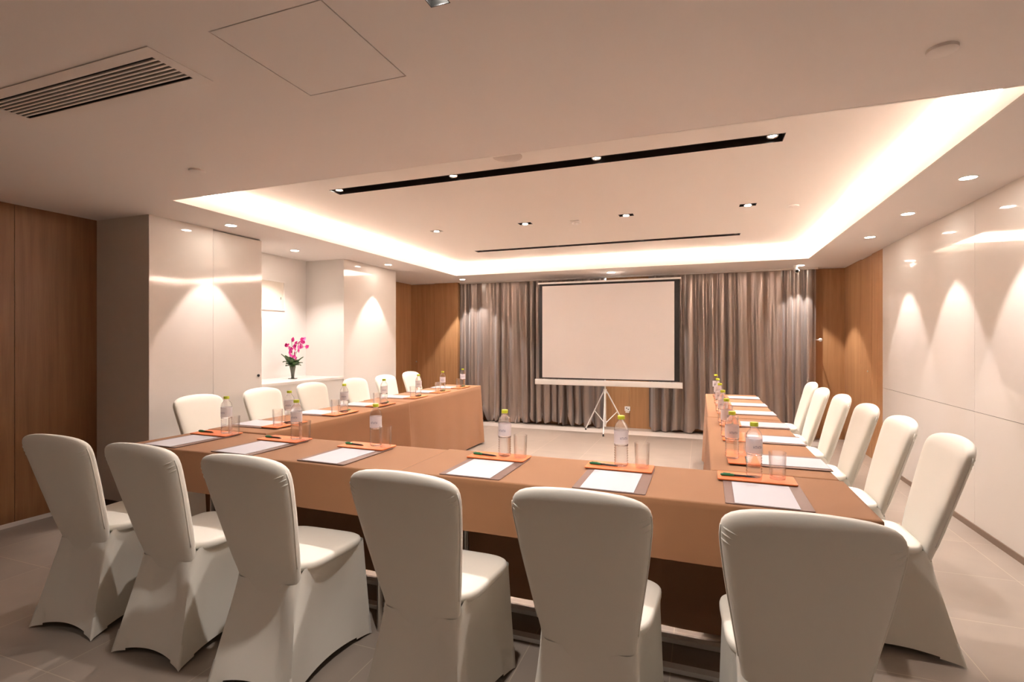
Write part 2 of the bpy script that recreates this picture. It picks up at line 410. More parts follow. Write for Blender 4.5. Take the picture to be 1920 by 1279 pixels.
downlight(-1.245, 7.56, 'glaring round downlight right above the projection screen', power=P_WALL*2.6, angle=110, rad=.058)

# square adjustable spots in the raised ceiling
names = ['left-hand', 'second from left', 'third from left', 'right-hand']
for i, x in enumerate(GX):
    t = empty('recessed_spotlight', (x, GY, HU)); tag(t, 'small square recessed spotlight in the raised ceiling, %s of the row of four' % names[i], 'ceiling light', 'square spots of the raised ceiling')
    hx = gh*1.5
    hb = MB().box(-hx, hx, -gh, -gh+.003, 0, .05).box(-hx, hx, gh-.003, gh, 0, .05).box(-hx, -hx+.003, -gh, gh, 0, .05).box(hx-.003, hx, -gh, gh, 0, .05).box(-hx, hx, -gh, gh, .05, .055)
    hb.build('housing', M['black'] if i > 0 else M['rim'], t)
    MB().lathe([(.034, -.004), (.034, .02), (.03, .02), (.024, .004), (.0005, .003)], 24, cap0=False, cap1=False).build('lamp_head', M['reflector'], t, True)
    MB().lathe([(.0005, .0025), (.024, .0025)], 24, cap0=False, cap1=False).build('lamp_lens', M['lamp'], t)
    spot('lamp_light', (0, 0, -.008), [(-.35, 0, -1), (0, .15, -1), (0, .15, -1), (.1, 0, -1)][i], P_SPOT*.8, 100, .7, COOL, t, .03)

def slot_light(S, label, xs, aim, r=.03):
    cx, cy = (S[0]+S[1])/2, (S[2]+S[3])/2; hx, hy = (S[1]-S[0])/2, (S[3]-S[2])/2
    t = empty('slot_light', (cx, cy, HU)); tag(t, label, 'ceiling light', 'long black light slots')
    e = .003; d = .10
    MB().box(-hx, hx, -hy, -hy+e, -.002, d).box(-hx, hx, hy-e, hy, -.002, d).box(-hx, -hx+e, -hy, hy, -.002, d).box(hx-e, hx, -hy, hy, -.002, d).box(-hx, hx, -hy, hy, d, d+.004).build('black_channel', M['slot'], t)
    for x in xs:
        h = MB().lathe([(r*.8, .075), (r*1.15, .07), (r*1.15, .016), (r, .008), (r*.8, .016), (.0005, .020)], 20, c=(x-cx, 0, 0), cap1=False)
        o = h.build('spot_head', M['reflector'], t, True)
        MB().lathe([(.0005, .016), (r*.8, .015)], 20, c=(x-cx, 0, 0), cap0=False, cap1=False).build('lamp_lens', M['lamp'], o)
        spot('lamp_light', (x-cx, 0, .01), aim, P_SPOT, 95, .6, COOL, t, .03)
slot_light(S1, 'long black recessed slot with four spots, nearer one in the raised ceiling', [-2.70, -1.69, -.645, .39], (0, -.35, -1))
slot_light(S2, 'long thin black slot with spots, farther one near the curtains', [-2.72, -1.69, -.66, .36], (0, -.1, -1), .026)

# lamp at the top edge of the picture and three added unseen fill lamps brightening the near part
t = empty('square_downlight', ((SP[0]+SP[1])/2, (SP[2]+SP[3])/2, H)); tag(t, 'small black-sided square downlight at the top edge of the photo', 'ceiling light')
q = .0325
MB().box(-q, q, -q, -q+.003, 0, .05).box(-q, q, q-.003, q, 0, .05).box(-q, -q+.003, -q, q, 0, .05).box(q-.003, q, -q, q, 0, .05).box(-q, q, -q, q, .05, .054).build('housing', M['black'], t)
MB().lathe([(.0005, .048), (.014, .048)], 20, cap0=False, cap1=False).build('lamp_lens', M['lamp'], t)
spot('lamp_light', (0, 0, .0), (0, 0, -1), P_NEAR, 120, .8, COOL, t, .03)
for q_, x in enumerate((-3.0, .9)):  # fill lamps added out of view to lift chair backs and floor
    downlight(x, -.2, 'added unseen fill lamp in the low ceiling behind the camera, on the %s' % ['left', 'right'][q_], power=P_NEAR*.22, angle=130, blend=.8)
downlight(-1.1, -1.1, 'added unseen fill lamp in the low ceiling behind the camera, middle', power=P_NEAR*.22, angle=130, blend=.8)

# ------------------------------------------------------------ other ceiling fittings
def grille():
    x0, x1, y0, y1 = GR; cx, cy = (x0+x1)/2, (y0+y1)/2; hx, hy = (x1-x0)/2, (y1-y0)/2
    t = empty('air_grille', (cx, cy, H)); tag(t, 'long white ceiling air grille with dark louvre slots at upper left', 'air vent')
    f = slab_holes(-hx-.045, hx+.045, -hy-.045, hy+.04, -.004, -.0005, [(-hx+.004, hx-.004, -hy+.004, hy-.004)])
    f.build('frame', M['louver'], t)
    MB().box(-hx, hx, -hy, -hy+.002, 0, .06).box(-hx, hx, hy-.002, hy, 0, .06).box(-hx, -hx+.002, -hy, hy, 0, .06).box(hx-.002, hx, -hy, hy, 0, .06).box(-hx, hx, -hy, hy, .06, .064).build('duct', M['black'], t)
    n = 8; gap = (2*hy-.008)/n
    for k in range(n-1):
        y = -hy+.004+gap*(k+1)
        MB().box(-hx, hx, y-.0042, y+.0042, -.003, .003).build('louvre', M['louver'], t)
grille()
tag(MB().box(ax0-.02, ax1+.02, ay0-.02, ay1+.02, H+.013, H+.02).build('access_panel', M['seam']), 'square flush access panel outlined by thin dark seams in the ceiling', 'access panel')
def disc(name, x, y, z, r, label, cat, m, dz=.006):
    t = MB().lathe([(r, 0), (r, -dz), (r-.004, -dz-.002), (.0005, -dz-.003)], 40, cap0=False, cap1=False).build(name, m, None, True, 30, (x, y, z))
    return tag(t, label, cat)
disc('sprinkler_cover', .777, 2.165, H, .045, 'round flush cover disc on the low ceiling at upper right', 'ceiling cover', M['ceiling'], .010)
disc('sprinkler_cover', -2.79, 2.19, H, .045, 'round flush cover disc on the low ceiling near the left corner of the raised part', 'ceiling cover', M['ceiling'], .010)
disc('sprinkler_cover', .755, 5.06, HU, .045, 'round flush cover disc on the raised ceiling at right', 'ceiling cover', M['ceiling'], .008)
disc('ceiling_speaker', -1.17, 3.08, HU, .095, 'flat grey round speaker disc between ceiling edge and the long slot', 'ceiling speaker', M['grey'], .003)
t = empty('smoke_detector', (-1.17, 4.98, HU)); tag(t, 'small pale smoke detector in the middle of the raised ceiling', 'smoke detector')
rslab(.05, .05, .012, -.012, 0, .003).build('base_plate', M['rim'], t)
MB().lathe([(.036, -.012), (.034, -.026), (.026, -.032), (.0005, -.033)], 28, cap0=False, cap1=False).build('sensor_dome', M['rim'], t, True)
t = empty('security_camera', (1.19, 7.74, H)); tag(t, 'small white security camera hanging in front of the right curtain top', 'security camera')
MB().lathe([(.035, 0), (.035, -.012), (.018, -.018), (.012, -.035), (.012, -.045)], 24).build('mount', M['plastic'], t, True, 40)
MB().path([(0, .045, -.055), (0, .02, -.06), (0, -.05, -.078), (0, -.058, -.080)], [.024, .030, .030, .026], 20).build('camera_body', M['plastic'], t, True, 40)
MB().path([(0, -.0585, -.080), (0, -.066, -.082)], [.018, .016], 20).build('lens', M['black'], t, True, 40)

# ------------------------------------------------------------ curtains
def curtain(x0, x1, label, seed, hemrag=.055):
    rnd = random.Random(seed)
    nx = int((x1-x0)/.0055); nz = 56
    # uneven pleats: cumulative phase
    ph = [0.0]; wv = [rnd.uniform(-1, 1) for _ in range(60)]
    def sm(t, a=wv):
        i = int(t) % (len(a)-1); f = t-int(t); f = f*f*(3-2*f); return a[i]*(1-f)+a[i+1]*f
    for i in range(nx): ph.append(ph[-1] + (2*PI/.150)*(x1-x0)/nx*(1+.6*sm(i*.0055/.19+3)))
    V = []; F = []
    for j in range(nz+1):
        v = j/nz; z = .012+(H-.036)*v
        for i in range(nx+1):
            u = i/nx; x = x0+(x1-x0)*u
            drift = 1.1*sm(x*2.1+10+v*1.7)*(1-v)
            A = (.046+.020*sm(x*5+20))*(.55+.45*(1-v)**.6)
            s = math.sin(ph[i]+drift)
            s2 = math.copysign(abs(s)**.75, s)
            y = A*s2 + .006*math.sin(2.3*ph[i]+4*v+sm(x*3)*3)*(1-v*.5) + .02*sm(x*1.3+30+v)
            xx = x+.012*math.cos(ph[i]+drift)*(1-v*.3)
            zz = z
            if v < .10:                              # rumpled hem
                k = (1-v/.10)
                y += -.035*k*k*(.5+.5*sm(x*9+5)); zz += hemrag*k*max(0, sm(x*11+17))
            V.append((xx, 8.0+y, zz))
    for j in range(nz):
        for i in range(nx):
            a = j*(nx+1)+i; F.append((a, a+1, a+nx+2, a+nx+1))
    o = mesh('curtain', V, F, M['curtain'], None, True)
    return tag(o, label, 'curtain')
curtain(-3.93, -1.40, 'long taupe satin curtain left of the projection screen and behind its left half', 3)
curtain(-.76, 1.474, 'long taupe satin curtain on the right, ending at the wooden corner wall', 11)
t = empty('curtain_holdback', (1.4925, 7.86, 1.375)); tag(t, 'small round white holdback knob at the right edge of the right curtain', 'curtain hook')
a = MB().lathe([(.006, -.239), (.006, .05), (.022, .055), (.024, .064), (.016, .072), (.0005, .073)], 20); a.V = [(x, -z+.05, y) for x, y, z in a.V]; a.build('knob', M['plastic'], t, True, 40)
t = MB().box(-3.92, 1.49, 7.985, 8.015, H-.022, H-.0005).build('curtain_track', M['rim']); tag(t, 'thin curtain track along the ceiling above the satin curtains', 'curtain rail')

# socket under the screen
t = empty('wall_socket', (-1.085, 8.15, .30)); tag(t, 'white double wall socket on the wood behind the tripod', 'socket')
rslab(.043, .035, .006, 0, .02, .003).build('socket_plate', M['plastic'], t).rotation_euler = (PI/2, 0, 0)
MB().box(-.02, -.004, -.0215, -.0202, .002, .018).box(.006, .022, -.0215, -.0202, -.016, .0).build('socket_holes', M['black'], t)
MB().box(-.03, .03, -.03, -.0, -.062, -.04).build('cable_box', M['louver'], t)

# ------------------------------------------------------------ projection screen on tripod
SX0, SX1, SY = -2.33, -0.285, 7.50
t = empty('projection_screen', (-1.33, 7.55, 0)); tag(t, 'white portable projection screen with black border on a white tripod', 'projection screen')
def L(x, y, z): return (x+1.33, y-7.55, z)
def lbox(x0, x1, y0, y1, z0, z1): return MB().box(x0+1.33, x1+1.33, y0-7.55, y1-7.55, z0, z1)
fab = slab_holes(SX0+1.33, SX1+1.33, .79, 2.225, 0, .003, []); 
fab.V = [(x, SY-7.55+z, y) for x, y, z in fab.V]
fab.build('black_border', M['black'], t)
s = MB().box(SX0+.05+1.33, SX1-.07+1.33, SY-7.55-.0012, SY-7.55-.0002, .805, 2.195); s.build('screen_fabric', M['screen'], t)
cs = rslab(.033, .040, .014, SX0-.06+1.33, SX1+.035+1.33, 0); cs.V = [(z, SY-7.55+.012+x, .738+y) for x, y, z in cs.V]
cs.build('screen_case', M['steel_white'], t, True, 40)
for x in (SX0-.062, SX1+.033):
    e = rslab(.035, .042, .014, 0, .006); e.V = [(x+1.33+z, SY-7.55+.012+a, .738+b) for a, b, z in e.V]; e.build('case_end_cap', M['plastic'], t)
lbox(SX0-.02, SX1+.02, SY-.012, SY+.012, 2.225, 2.25).build('top_bar', M['steel_white'], t)
MB().tube(L(-1.33, 7.55, .10), L(-1.33, 7.55, .66), .014).tube(L(-1.33, 7.55, .66), L(-1.33, 7.55, 2.28), .011).build('pole', M['steel_white'], t, True, 50)
MB().tube(L(-1.33, 7.53, 2.25), L(-1.33, 7.47, 2.28), .006).tube(L(-1.33, 7.55, 2.2), L(-1.33, 7.55, 2.285), .014).build('top_hook', M['black'], t, True, 50)
MB().tube(L(-1.33, 7.55, .59), L(-1.33, 7.55, .65), .024).build('tripod_collar', M['steel_white'], t, True, 50)
MB().tube(L(-1.33, 7.55, .14), L(-1.33, 7.55, .18), .022).build('lower_collar', M['steel_white'], t, True, 50)
for ft in ((-1.31, 7.29), (-1.66, 7.74), (-1.03, 7.76)):
    hub = Vector(L(-1.33, 7.55, .62)); f = Vector(L(ft[0], ft[1], .022)); out = (f-hub); out.z = 0; out.normalize()
    MB().path([hub+out*.02, hub+out*.035+Vector((0,0,-.02)), f], .0095).build('tripod_leg', M['steel_white'], t, True, 50)
    mid = hub.lerp(f, .52)
    MB().tube(Vector(L(-1.33, 7.55, .16))+out*.02, mid, .007).build('tripod_brace', M['steel_white'], t, True, 50)
    MB().path([f+Vector((0,0,.012)), f+Vector((0,0,-.021))], [.011, .015]).build('rubber_foot', M['black'], t, True, 50)

# ------------------------------------------------------------ banquet chair in stretch cover (faces local +y)
def make_chair():
    t = empty('banquet_chair')
    # backrest
    prof = [(.36,.146),(.40,.149),(.44,.153),(.48,.159),(.54,.168),(.60,.177),(.66,.1865),(.72,.195),(.78,.202),(.82,.2065),(.85,.208),(.870,.207),(.886,.203),(.899,.1945),(.910,.181),(.919,.161),(.9265,.134),(.932,.098),(.9355,.055),(.9365,.02)]
    R = []
    n = 44
    for z, wx in prof:
        q = max(0, (z-.40)/.55)
        yc = -.148-.160*q**1.05
        th = .035*(1 - .10*q) * (1 if z < .872 else math.sqrt(max(.05, 1-((z-.872)/.067)**2))) * (1 if z > .5 else .45+.55*(z-.36)/.14)
        ring = []
        for k in range(n):
            a = 2*PI*k/n; ca, sa = math.cos(a), math.sin(a)
            x = wx*math.copysign(abs(ca)**.42, ca)
            y = th*math.copysign(abs(sa)**.75, sa)
            ring.append((x, yc+y+.022*(x/.21)**2, z))
        R.append(ring)
    MB().rings(R).build('backrest', M['spandex'], t, True, 60)
    # side seam of the cover with a small gathered pucker at each shoulder
    import bisect
    zs = [p_[0] for p_ in prof]
    def hw(z):
        i = min(len(zs)-2, max(0, bisect.bisect(zs, z)-1)); f = (z-zs[i])/(zs[i+1]-zs[i]); return prof[i][1]*(1-f)+prof[i+1][1]*f
    def ycf(z): return -.148-.160*max(0, (z-.40)/.55)**1.05
    for sx in (-1, 1):
        P = []; rr = []
        for k in range(16):
            z = .875-.40*k/15; P.append((sx*(hw(z)-.0008), ycf(z)+.022*(hw(z)/.21)**2-.010, z)); rr.append(.0022)
        MB().path(P, rr, 8).build('side_seam', M['spandex'], t, True)
        mb = MB()
        for q0, (za, a0) in enumerate(((.872, -22), (.856, -16), (.838, -12))):
            P = []
            for k in range(7):
                u = k/6; z = za-.016*u; an = math.radians(a0-34*u); hwz = hw(z)
                P.append((sx*(hwz*math.cos(an)**.42-.0012), ycf(z)-.032*abs(math.sin(an))**.75+.022*(hwz/.21)**2*math.cos(an)**.84+.0005, z))
            mb.path(P, [.0008, .0025, .0034, .0034, .0028, .0018, .0006], 8)
        mb.build('corner_fold', M['spandex'], t, True)
    # seat pad
    R = []
    def seat_ring(s, z):
        P = []
        for k in range(64):
            a = 2*PI*k/64; ca, sa = math.cos(a), math.sin(a)
            e = .38
            y = .052 + .185*s*math.copysign(abs(sa)**e, sa)
            wx = .178 + .027*max(0, min(1, (y+.19)/.36))
            P.append((wx*s*math.copysign(abs(ca)**e, ca), y, z))
        return P
    for s, z in ((.97,.440),(.998,.452),(1.0,.462),(.988,.4705),(.955,.4755),(.85,.478),(.6,.480),(.3,.481),(.1,.481)): R.append(seat_ring(s, z))
    MB().rings(R).build('seat', M['spandex'], t, True)
    # skirt stretched from the seat to the four feet
    N = 30; top = []; low = []; hem = []; tt = []
    corners_t = [(-.153, -.166), (.153, -.166), (.206, .236), (-.206, .236)]
    corners_b = [(-.200, -.255), (.200, -.255), (.205, .262), (-.205, .262)]
    bow = [.030, .035, .03, .035]; arch = [.036, .032, .035, .032]
    cen = (0, .02)
    for sd in range(4):
        a, b_ = corners_b[sd], corners_b[(sd+1) % 4]; c, d = corners_t[sd], corners_t[(sd+1) % 4]
        nx, ny = [(0, 1), (-1, 0), (0, -1), (1, 0)][sd]
        for k in range(N):
            u = k/N; bw = math.sin(PI*u)**.8
            low.append((a[0]+(b_[0]-a[0])*u + nx*bow[sd]*bw, a[1]+(b_[1]-a[1])*u + ny*bow[sd]*bw))
            p = [c[0]+(d[0]-c[0])*u, c[1]+(d[1]-c[1])*u]
            # round the upper corners
            q = min(u, 1-u); cr = max(0, .16-q)/.16
            p = [p[0]+(cen[0]-p[0])*.075*cr*cr, p[1]+(cen[1]-p[1])*.075*cr*cr]
            top.append(p)
            hem.append(.003+arch[sd]*(math.sin(PI*u)**.62 if 0 < u < 1 else 0))
            tt.append(min(u, 1-u))
    def ztf(k):
        sd, u = k//N, (k % N)/N
        if sd == 0: return .405
        if sd == 2: return .456
        v = u if sd == 1 else 1-u
        return .405+.051*min(1, v/.10)**.7
    zts = [ztf(k) for k in range(4*N)]
    R = []
    for j in range(17):
        s = j/16; ring = []
        for k in range(4*N):
            zt0 = zts[k]; z = zt0+(hem[k]-zt0)*s
            e = s**(1.0+.0*tt[k])
            x = top[k][0]+(low[k][0]-top[k][0])*e; y = top[k][1]+(low[k][1]-top[k][1])*e
            pin = math.sin(PI*min(1, s*1.0))*.030*min(1, tt[k]/.25)     # sides sucked in at mid height
            dx, dy = x-cen[0], y-cen[1]; r = math.hypot(dx, dy)
            ring.append((x-dx/r*pin, y-dy/r*pin, z))
        R.append(ring)
    MB().rings(R, False, False).build('skirt', M['spandex'], t, True, 70)
    last = R[-1]; K = 4*N
    for ci in range(4):
        c0 = ci*N; rr = []
        for off in range(-5, 6):
            i = (c0+off) % K; b0 = Vector(last[i]); m = 1-abs(off)/5.5
            out = Vector((b0.x-cen[0], b0.y-cen[1], 0)).normalized()
            col = []
            for j in range(5):
                hz = b0.z*.6+.002 if j == 0 else b0.z*.6+(.085*math.sqrt(m)+.01)*j/4
                s = (hz-zts[i])/(hem[i]-zts[i]); s = max(0, min(1, s))
                jj = s*16; ja = min(15, int(jj)); fr = jj-ja
                pA = Vector(R[ja][i]).lerp(Vector(R[ja+1][i]), fr)
                col.append((pA.x+out.x*.003, pA.y+out.y*.003, hz))
            rr.append(col)
        MB().rings(rr, False, False, False).build('foot_pocket', M['spandex'], t, True)
    return t
chair0 = make_chair(); index_kids(chair0)
first = [True]
def place_chair(x, y, rz, label, group, dz=0):
    c = chair0 if first[0] else copy_tree(chair0)
    first[0] = False
    c.location = (x, y, dz); c.rotation_euler = (0, 0, math.radians(rz))
    tag(c, label, 'chair', group)
ORD6 = ['leftmost', 'second from left', 'third from left', 'fourth from left', 'fifth from left', 'rightmost']
for i, (x, y, r) in enumerate([(-2.805, 1.75, 4), (-2.215, 1.745, 1), (-1.635, 1.735, 2), (-.93, 1.735, 0), (-.335, 1.735, 0), (.257, 1.735, -1)]):
    place_chair(x, y, r, 'ivory covered banquet chair seen from behind, %s of the near row' % ORD6[i], 'chairs along the near table')
ORDF = ['nearest', 'second nearest', 'third nearest', 'third farthest', 'second farthest', 'farthest']
for i, (y, x) in enumerate([(2.84, .775), (3.45, .775), (4.06, .77), (4.72, .77), (5.33, .75), (6.03, .79)]):
    place_chair(x, y, 90, 'ivory covered banquet chair seen from its side, %s along the right table' % ORDF[i], 'chairs along the right table')
for i, (y, x) in enumerate([(2.93, -3.45), (3.56, -3.455), (4.20, -3.47), (4.86, -3.44), (5.46, -3.44), (6.20, -3.525)]):
    place_chair(x, y, -90, 'ivory covered banquet chair against the white wall side, %s along the left table' % ORDF[i], 'chairs along the left table')

# ------------------------------------------------------------ tables and cloths
def table(x0, x1, y0, y1, label, rz=0, along='x'):
    cx, cy = (x0+x1)/2, (y0+y1)/2; hx, hy = (x1-x0)/2-.012, (y1-y0)/2-.012
    t = empty('folding_table', (cx, cy, 0), rz); tag(t, label, 'table', 'narrow tables under brown cloths')
    MB().box(-hx, hx, -hy, hy, T-.03, T-.004).build('tabletop', M['wood'], t)
    for sx in (-1, 1):
        for sy in (-1, 1):
            px, py = sx*(hx-.12 if along == 'x' else hx-.05), sy*(hy-.05 if along == 'x' else hy-.12)
            MB().tube((px, py, .0), (px, py, T-.031), .014).build('leg', M['metal'], t, True, 50)
    if along == 'x':
        MB().box(-hx+.1, hx-.1, hy-.075, hy-.040, .004, .026).build('foot_rail', M['steel_white'], t)
        MB().box(-hx+.1, hx-.1, -.045, -.005, .003, .022).build('foot_rail', M['steel_white'], t)
    return t
def cloth(x0, x1, y0, y1, hems, label, rz=0, seed=1, lift=0.0):
    """hems = (near y0, right x1, far y1, left x0): z of each hem"""
    cx, cy = (x0+x1)/2, (y0+y1)/2; hx, hy = (x1-x0)/2, (y1-y0)/2
    rnd = random.Random(seed); ph = [rnd.uniform(0, 6) for _ in range(8)]
    per = []; ds = .02; rc = .012
    sides = [((-hx, -hy), (hx, -hy), (0, -1)), ((hx, -hy), (hx, hy), (1, 0)), ((hx, hy), (-hx, hy), (0, 1)), ((-hx, hy), (-hx, -hy), (-1, 0))]
    for si, (a, b_, nrm) in enumerate(sides):
        Ls = math.hypot(b_[0]-a[0], b_[1]-a[1]); m = max(4, int((Ls-2*rc)/ds))
        for k in range(m+1):
            u = (rc+(Ls-2*rc)*k/m)/Ls
            e = min(u, 1-u)*Ls
            hz = hems[si]
            per.append((a[0]+(b_[0]-a[0])*u, a[1]+(b_[1]-a[1])*u, nrm[0], nrm[1], hz, e, si, u*Ls))
        # corner point
        nn = sides[(si+1) % 4][2]; dx, dy = nrm[0]+nn[0], nrm[1]+nn[1]
        hz = min(hems[si], hems[(si+1) % 4])
        if hems[si] > .65: dx, dy = nn
        elif hems[(si+1) % 4] > .65: dx, dy = nrm
        per.append((b_[0]-nn[0]*0-.29*rc*dx, b_[1]-.29*rc*dy, dx*.7071, dy*.7071, hz-.01 if hz > .1 else hz, 0, si, Ls))
    rows = 16; R = []
    top_in = [(p[0]*(1-.02/max(.02, abs(hx))) if True else 0, p[1]*(1-.02/hy), T) for p in per]
    R.append([(x, y, T+lift) for x, y, z in top_in])
    R.append([(p[0]-p[2]*.004, p[1]-p[3]*.004, T+lift-.0005) for p in per])
    R.append([(p[0], p[1], T+lift-.005) for p in per])
    for j in range(1, rows+1):
        ring = []
        for p in per:
            v = j/rows; z = T-.005+(p[4]-T+.005)*v; drop = (T-z)
            cw = math.exp(-(p[5]/.10)**2)
            wv = .007*drop/.7*math.sin(p[7]*5+ph[p[6]])+.003*drop/.7*math.sin(p[7]*17+ph[p[6]+4])
            fl = .015*drop + cw*.05*drop + wv
            if p[4] > .65: fl = 0
            fl = max(fl, -.004)
            ring.append((p[0]+p[2]*fl, p[1]+p[3]*fl, z))
        R.append(ring)
    mb = MB(); mb.rings(R, False, False)
    # top surface
    n = len(per); mb.F.append(tuple(range(n)))
    o = mb.build('tablecloth', M['cloth'], None, True, 50, (cx, cy, 0), rz)
    return tag(o, label, 'tablecloth', 'brown tablecloths')
SH, FL = .552, .025
NX0, NXM, NX1 = -3.09, -1.285, .56
table(NX0, NXM, 1.98, 2.49, 'narrow table under the left half of the near row'); table(NXM, NX1, 1.98, 2.49, 'narrow table under the right half of the near row')
cloth(NX0, NXM, 1.98, 2.495, (SH, .70, FL, SH), 'brown tablecloth on the near row table, left half up to the overlap seam', seed=2)
cloth(NXM-.001, NX1, 1.978, 2.497, (SH, SH, FL, .70), 'brown tablecloth on the near row table, right half with a drooping corner', seed=3, lift=.005)
r1, r2 = math.radians(.8), math.radians(2.8)
table(-3.115, -2.625, 2.53, 4.27, 'narrow table of the left row, nearer one', r1, 'y'); table(-3.20, -2.71, 4.30, 6.16, 'narrow table of the left row, farther one', r2, 'y')
cloth(-3.125, -2.62, 2.522, 4.283, (.70, FL, .70, SH), 'brown floor-length tablecloth on the left row, nearer table', r1, 5)
cloth(-3.200, -2.694, 4.273, 6.22, (.70, FL, FL, SH), 'brown floor-length tablecloth on the left row, farther table beside the curtains', r2, 6, .0015)
table(.05, .545, 2.53, 4.26, 'narrow table of the right row, nearer one', 0, 'y'); table(.05, .545, 4.28, 6.12, 'narrow table of the right row, farther one', 0, 'y')
cloth(.04, .553, 2.522, 4.27, (.70, SH, .70, FL), 'brown floor-length tablecloth on the right row, nearer table', 0, 8)
cloth(.045, .556, 4.272, 6.13, (.70, SH, FL, FL), 'brown floor-length tablecloth on the right row, farther table beside the curtains', 0, 9, .0015)

# ------------------------------------------------------------ place settings (local +y = away from the sitter)
def make_mat():
    o = rslab(.143, .205, .006, 0, .0035, .0008).build('writing_mat', M['mat'])
    return o
def make_paper():
    return rslab(.105, .1485, .001, 0, .002).build('paper_sheet', M['paper'])
def make_tray():
    t = empty('leather_tray')
    rslab(.150, .070, .010, .0015, .0075, .0015).build('tray_surface', M['tray_orange'], t, True, 30)
    rslab(.147, .067, .010, 0, .0016).build('underside', M['mat'], t)
    return t
def make_bottle():
    t = empty('water_bottle')
    pr = [(.004,.0),(.024,.0),(.0285,.004),(.030,.010)]
    z = .014
    while z < .098:
        pr += [(.030, z), (.0272, z+.006)]; z += .012
    pr += [(.0295,.100),(.030,.104)]
    MB().lathe(pr+[(.030,.104)], 28, cap1=False).build('ribbed_body', M['water'], t, True)
    MB().lathe([(.030,.104),(.0305,.11),(.0305,.165),(.0303,.177),(.0290,.188),(.0250,.200),(.0190,.2095),(.0140,.215),(.0125,.218),(.0125,.222),(.0145,.223),(.0145,.225),(.012,.226),(.012,.232)], 28, cap0=False).build('shoulder', M['bottle'], t, True)
    lb = MB().lathe([(.0309,.108),(.0309,.172)], 32, cap0=False, cap1=False).build('paper_label', M['label'], t, True)
    # illegible grey lettering: five upright strokes groups on two sides
    pm = MB()
    for side in (0,):
        for k in range(5):
            a0 = side - PI/2 - .55 + k*.24
            for (da, z0, z1) in ((0, .130, .143), (.13, .130, .143), (.0, .0, .0)):
                if z1 == 0: continue
                a1 = a0+da
                pts = [(.0312*math.cos(a1+q), .0312*math.sin(a1+q)) for q in (0, .035)]
                pm.add([(pts[0][0], pts[0][1], z0), (pts[1][0], pts[1][1], z0), (pts[1][0], pts[1][1], z1), (pts[0][0], pts[0][1], z1)], [(0, 1, 2, 3)])
            zt = .1415 if k % 2 else .1365
            aa = [a0+.16*q/3 for q in range(4)]
            for q in range(3):
                A, B = aa[q], aa[q+1]
                pm.add([(.0312*math.cos(A), .0312*math.sin(A), zt-.0015), (.0312*math.cos(B), .0312*math.sin(B), zt-.0015), (.0312*math.cos(B), .0312*math.sin(B), zt+.0008), (.0312*math.cos(A), .0312*math.sin(A), zt+.0008)], [(0, 1, 2, 3)])
    pm.build('label_lettering', M['print'], lb)
    MB().lathe([(.0145,.2255),(.0155,.227),(.0155,.241),(.0145,.243),(.004,.2435)], 24).build('bottle_cap', M['cap'], t, True, 40)
    return t
def make_glass():
    R = .034; Hg = .112
    o = MB().lathe([(.003,0),(.029,0),(.0305,.002),(R,Hg-.001),(R-.0007,Hg),(R-.0016,Hg-.001),(.0285,.014),(.026,.0105),(.003,.010)], 32).build('drinking_glass', M['glass'], None, True, 50)
    return o
def make_pen():
    t = empty('ballpoint_pen')
    MB().path([(-.066, 0, .0055), (-.060, 0, .0055), (-.022, 0, .006), (-.012, 0, .006)], [.003, .0056, .006, .0052], 12).build('pen_cap', M['pen_green'], t, True, 40)
    MB().path([(-.012, 0, .0055), (.052, 0, .0052), (.066, 0, .0045), (.070, 0, .004)], [.0045, .0042, .002, .0008], 12).build('pen_barrel', M['pen_dark'], t, True, 40)
    MB().box(-.055, -.026, -.0015, .0015, .0115, .013).build('pen_clip', M['pen_green'], t)
    return t
PRO = {}
def put(kind, make, x, y, z, rz, label, cat, group):
    if kind not in PRO:
        o = make(); PRO[kind] = o; index_kids(o)
        c = o
    else: c = copy_tree(PRO[kind])
    c.location = (x, y, z); c.rotation_euler = (0, 0, math.radians(rz)); tag(c, label, cat, group)
    return c
EXX, EXG = T+.0021, 0
def setting(cx, cy, rz, where, bo=0.0, go=.10, bj=0.0, full=True, short=''):
    """cx, cy: centre of the paper"""
    r = math.radians(rz); jr = random.uniform(-1.2, 1.2)
    def W(lx, ly): return cx+lx*math.cos(r)-ly*math.sin(r), cy+lx*math.sin(r)+ly*math.cos(r)
    z0 = T+(.0052 if rz == 0 and cx > -1.2 else .0022)
    x, y = W(0.006, .052); put('mat', make_mat, x, y, z0, rz+jr, 'brown leather writing mat %s' % where, 'desk mat', 'brown writing mats')
    x, y = W(0, 0); put('paper', make_paper, x, y, z0+.0036, rz+jr*1.3, 'blank white paper %s' % where, 'paper', 'white sheets of paper')
    k_ = .016 if rz == 0 else 0
    x, y = W(-.005, .215+k_); put('tray', make_tray, x, y, z0+.0036, rz+jr, 'orange leather tray %s' % where, 'tray', 'orange leather trays')
    zt = z0+.0036+.0077
    x, y = W(bo, .228+bj+k_); put('bottle', make_bottle, x, y, zt, random.uniform(-10, 40) if rz >= 0 else random.uniform(10, 50), 'clear water bottle with yellow-green cap %s' % where, 'bottle', 'water bottles').scale = (1.06, 1.06, .95)
    x, y = W(go, .222+k_); put('glass', make_glass, x, y, zt, 0, 'empty clear drinking glass %s' % where, 'glass', 'drinking glasses')
    x, y = W(-.078, .200+k_); put('pen', make_pen, x, y, zt, rz-4+random.uniform(-4, 4), 'green and black ballpoint pen %s' % where, 'pen', 'ballpoint pens')
near = [(-2.865, 'leftmost', .065, .135), (-2.315, 'second from left', .07, .138), (-1.735, 'third from left', .045, .112), (-.945, 'fourth from left', .02, .105), (-.348, 'fifth from left', 0, .095), (.220, 'rightmost', -.01, .078)]
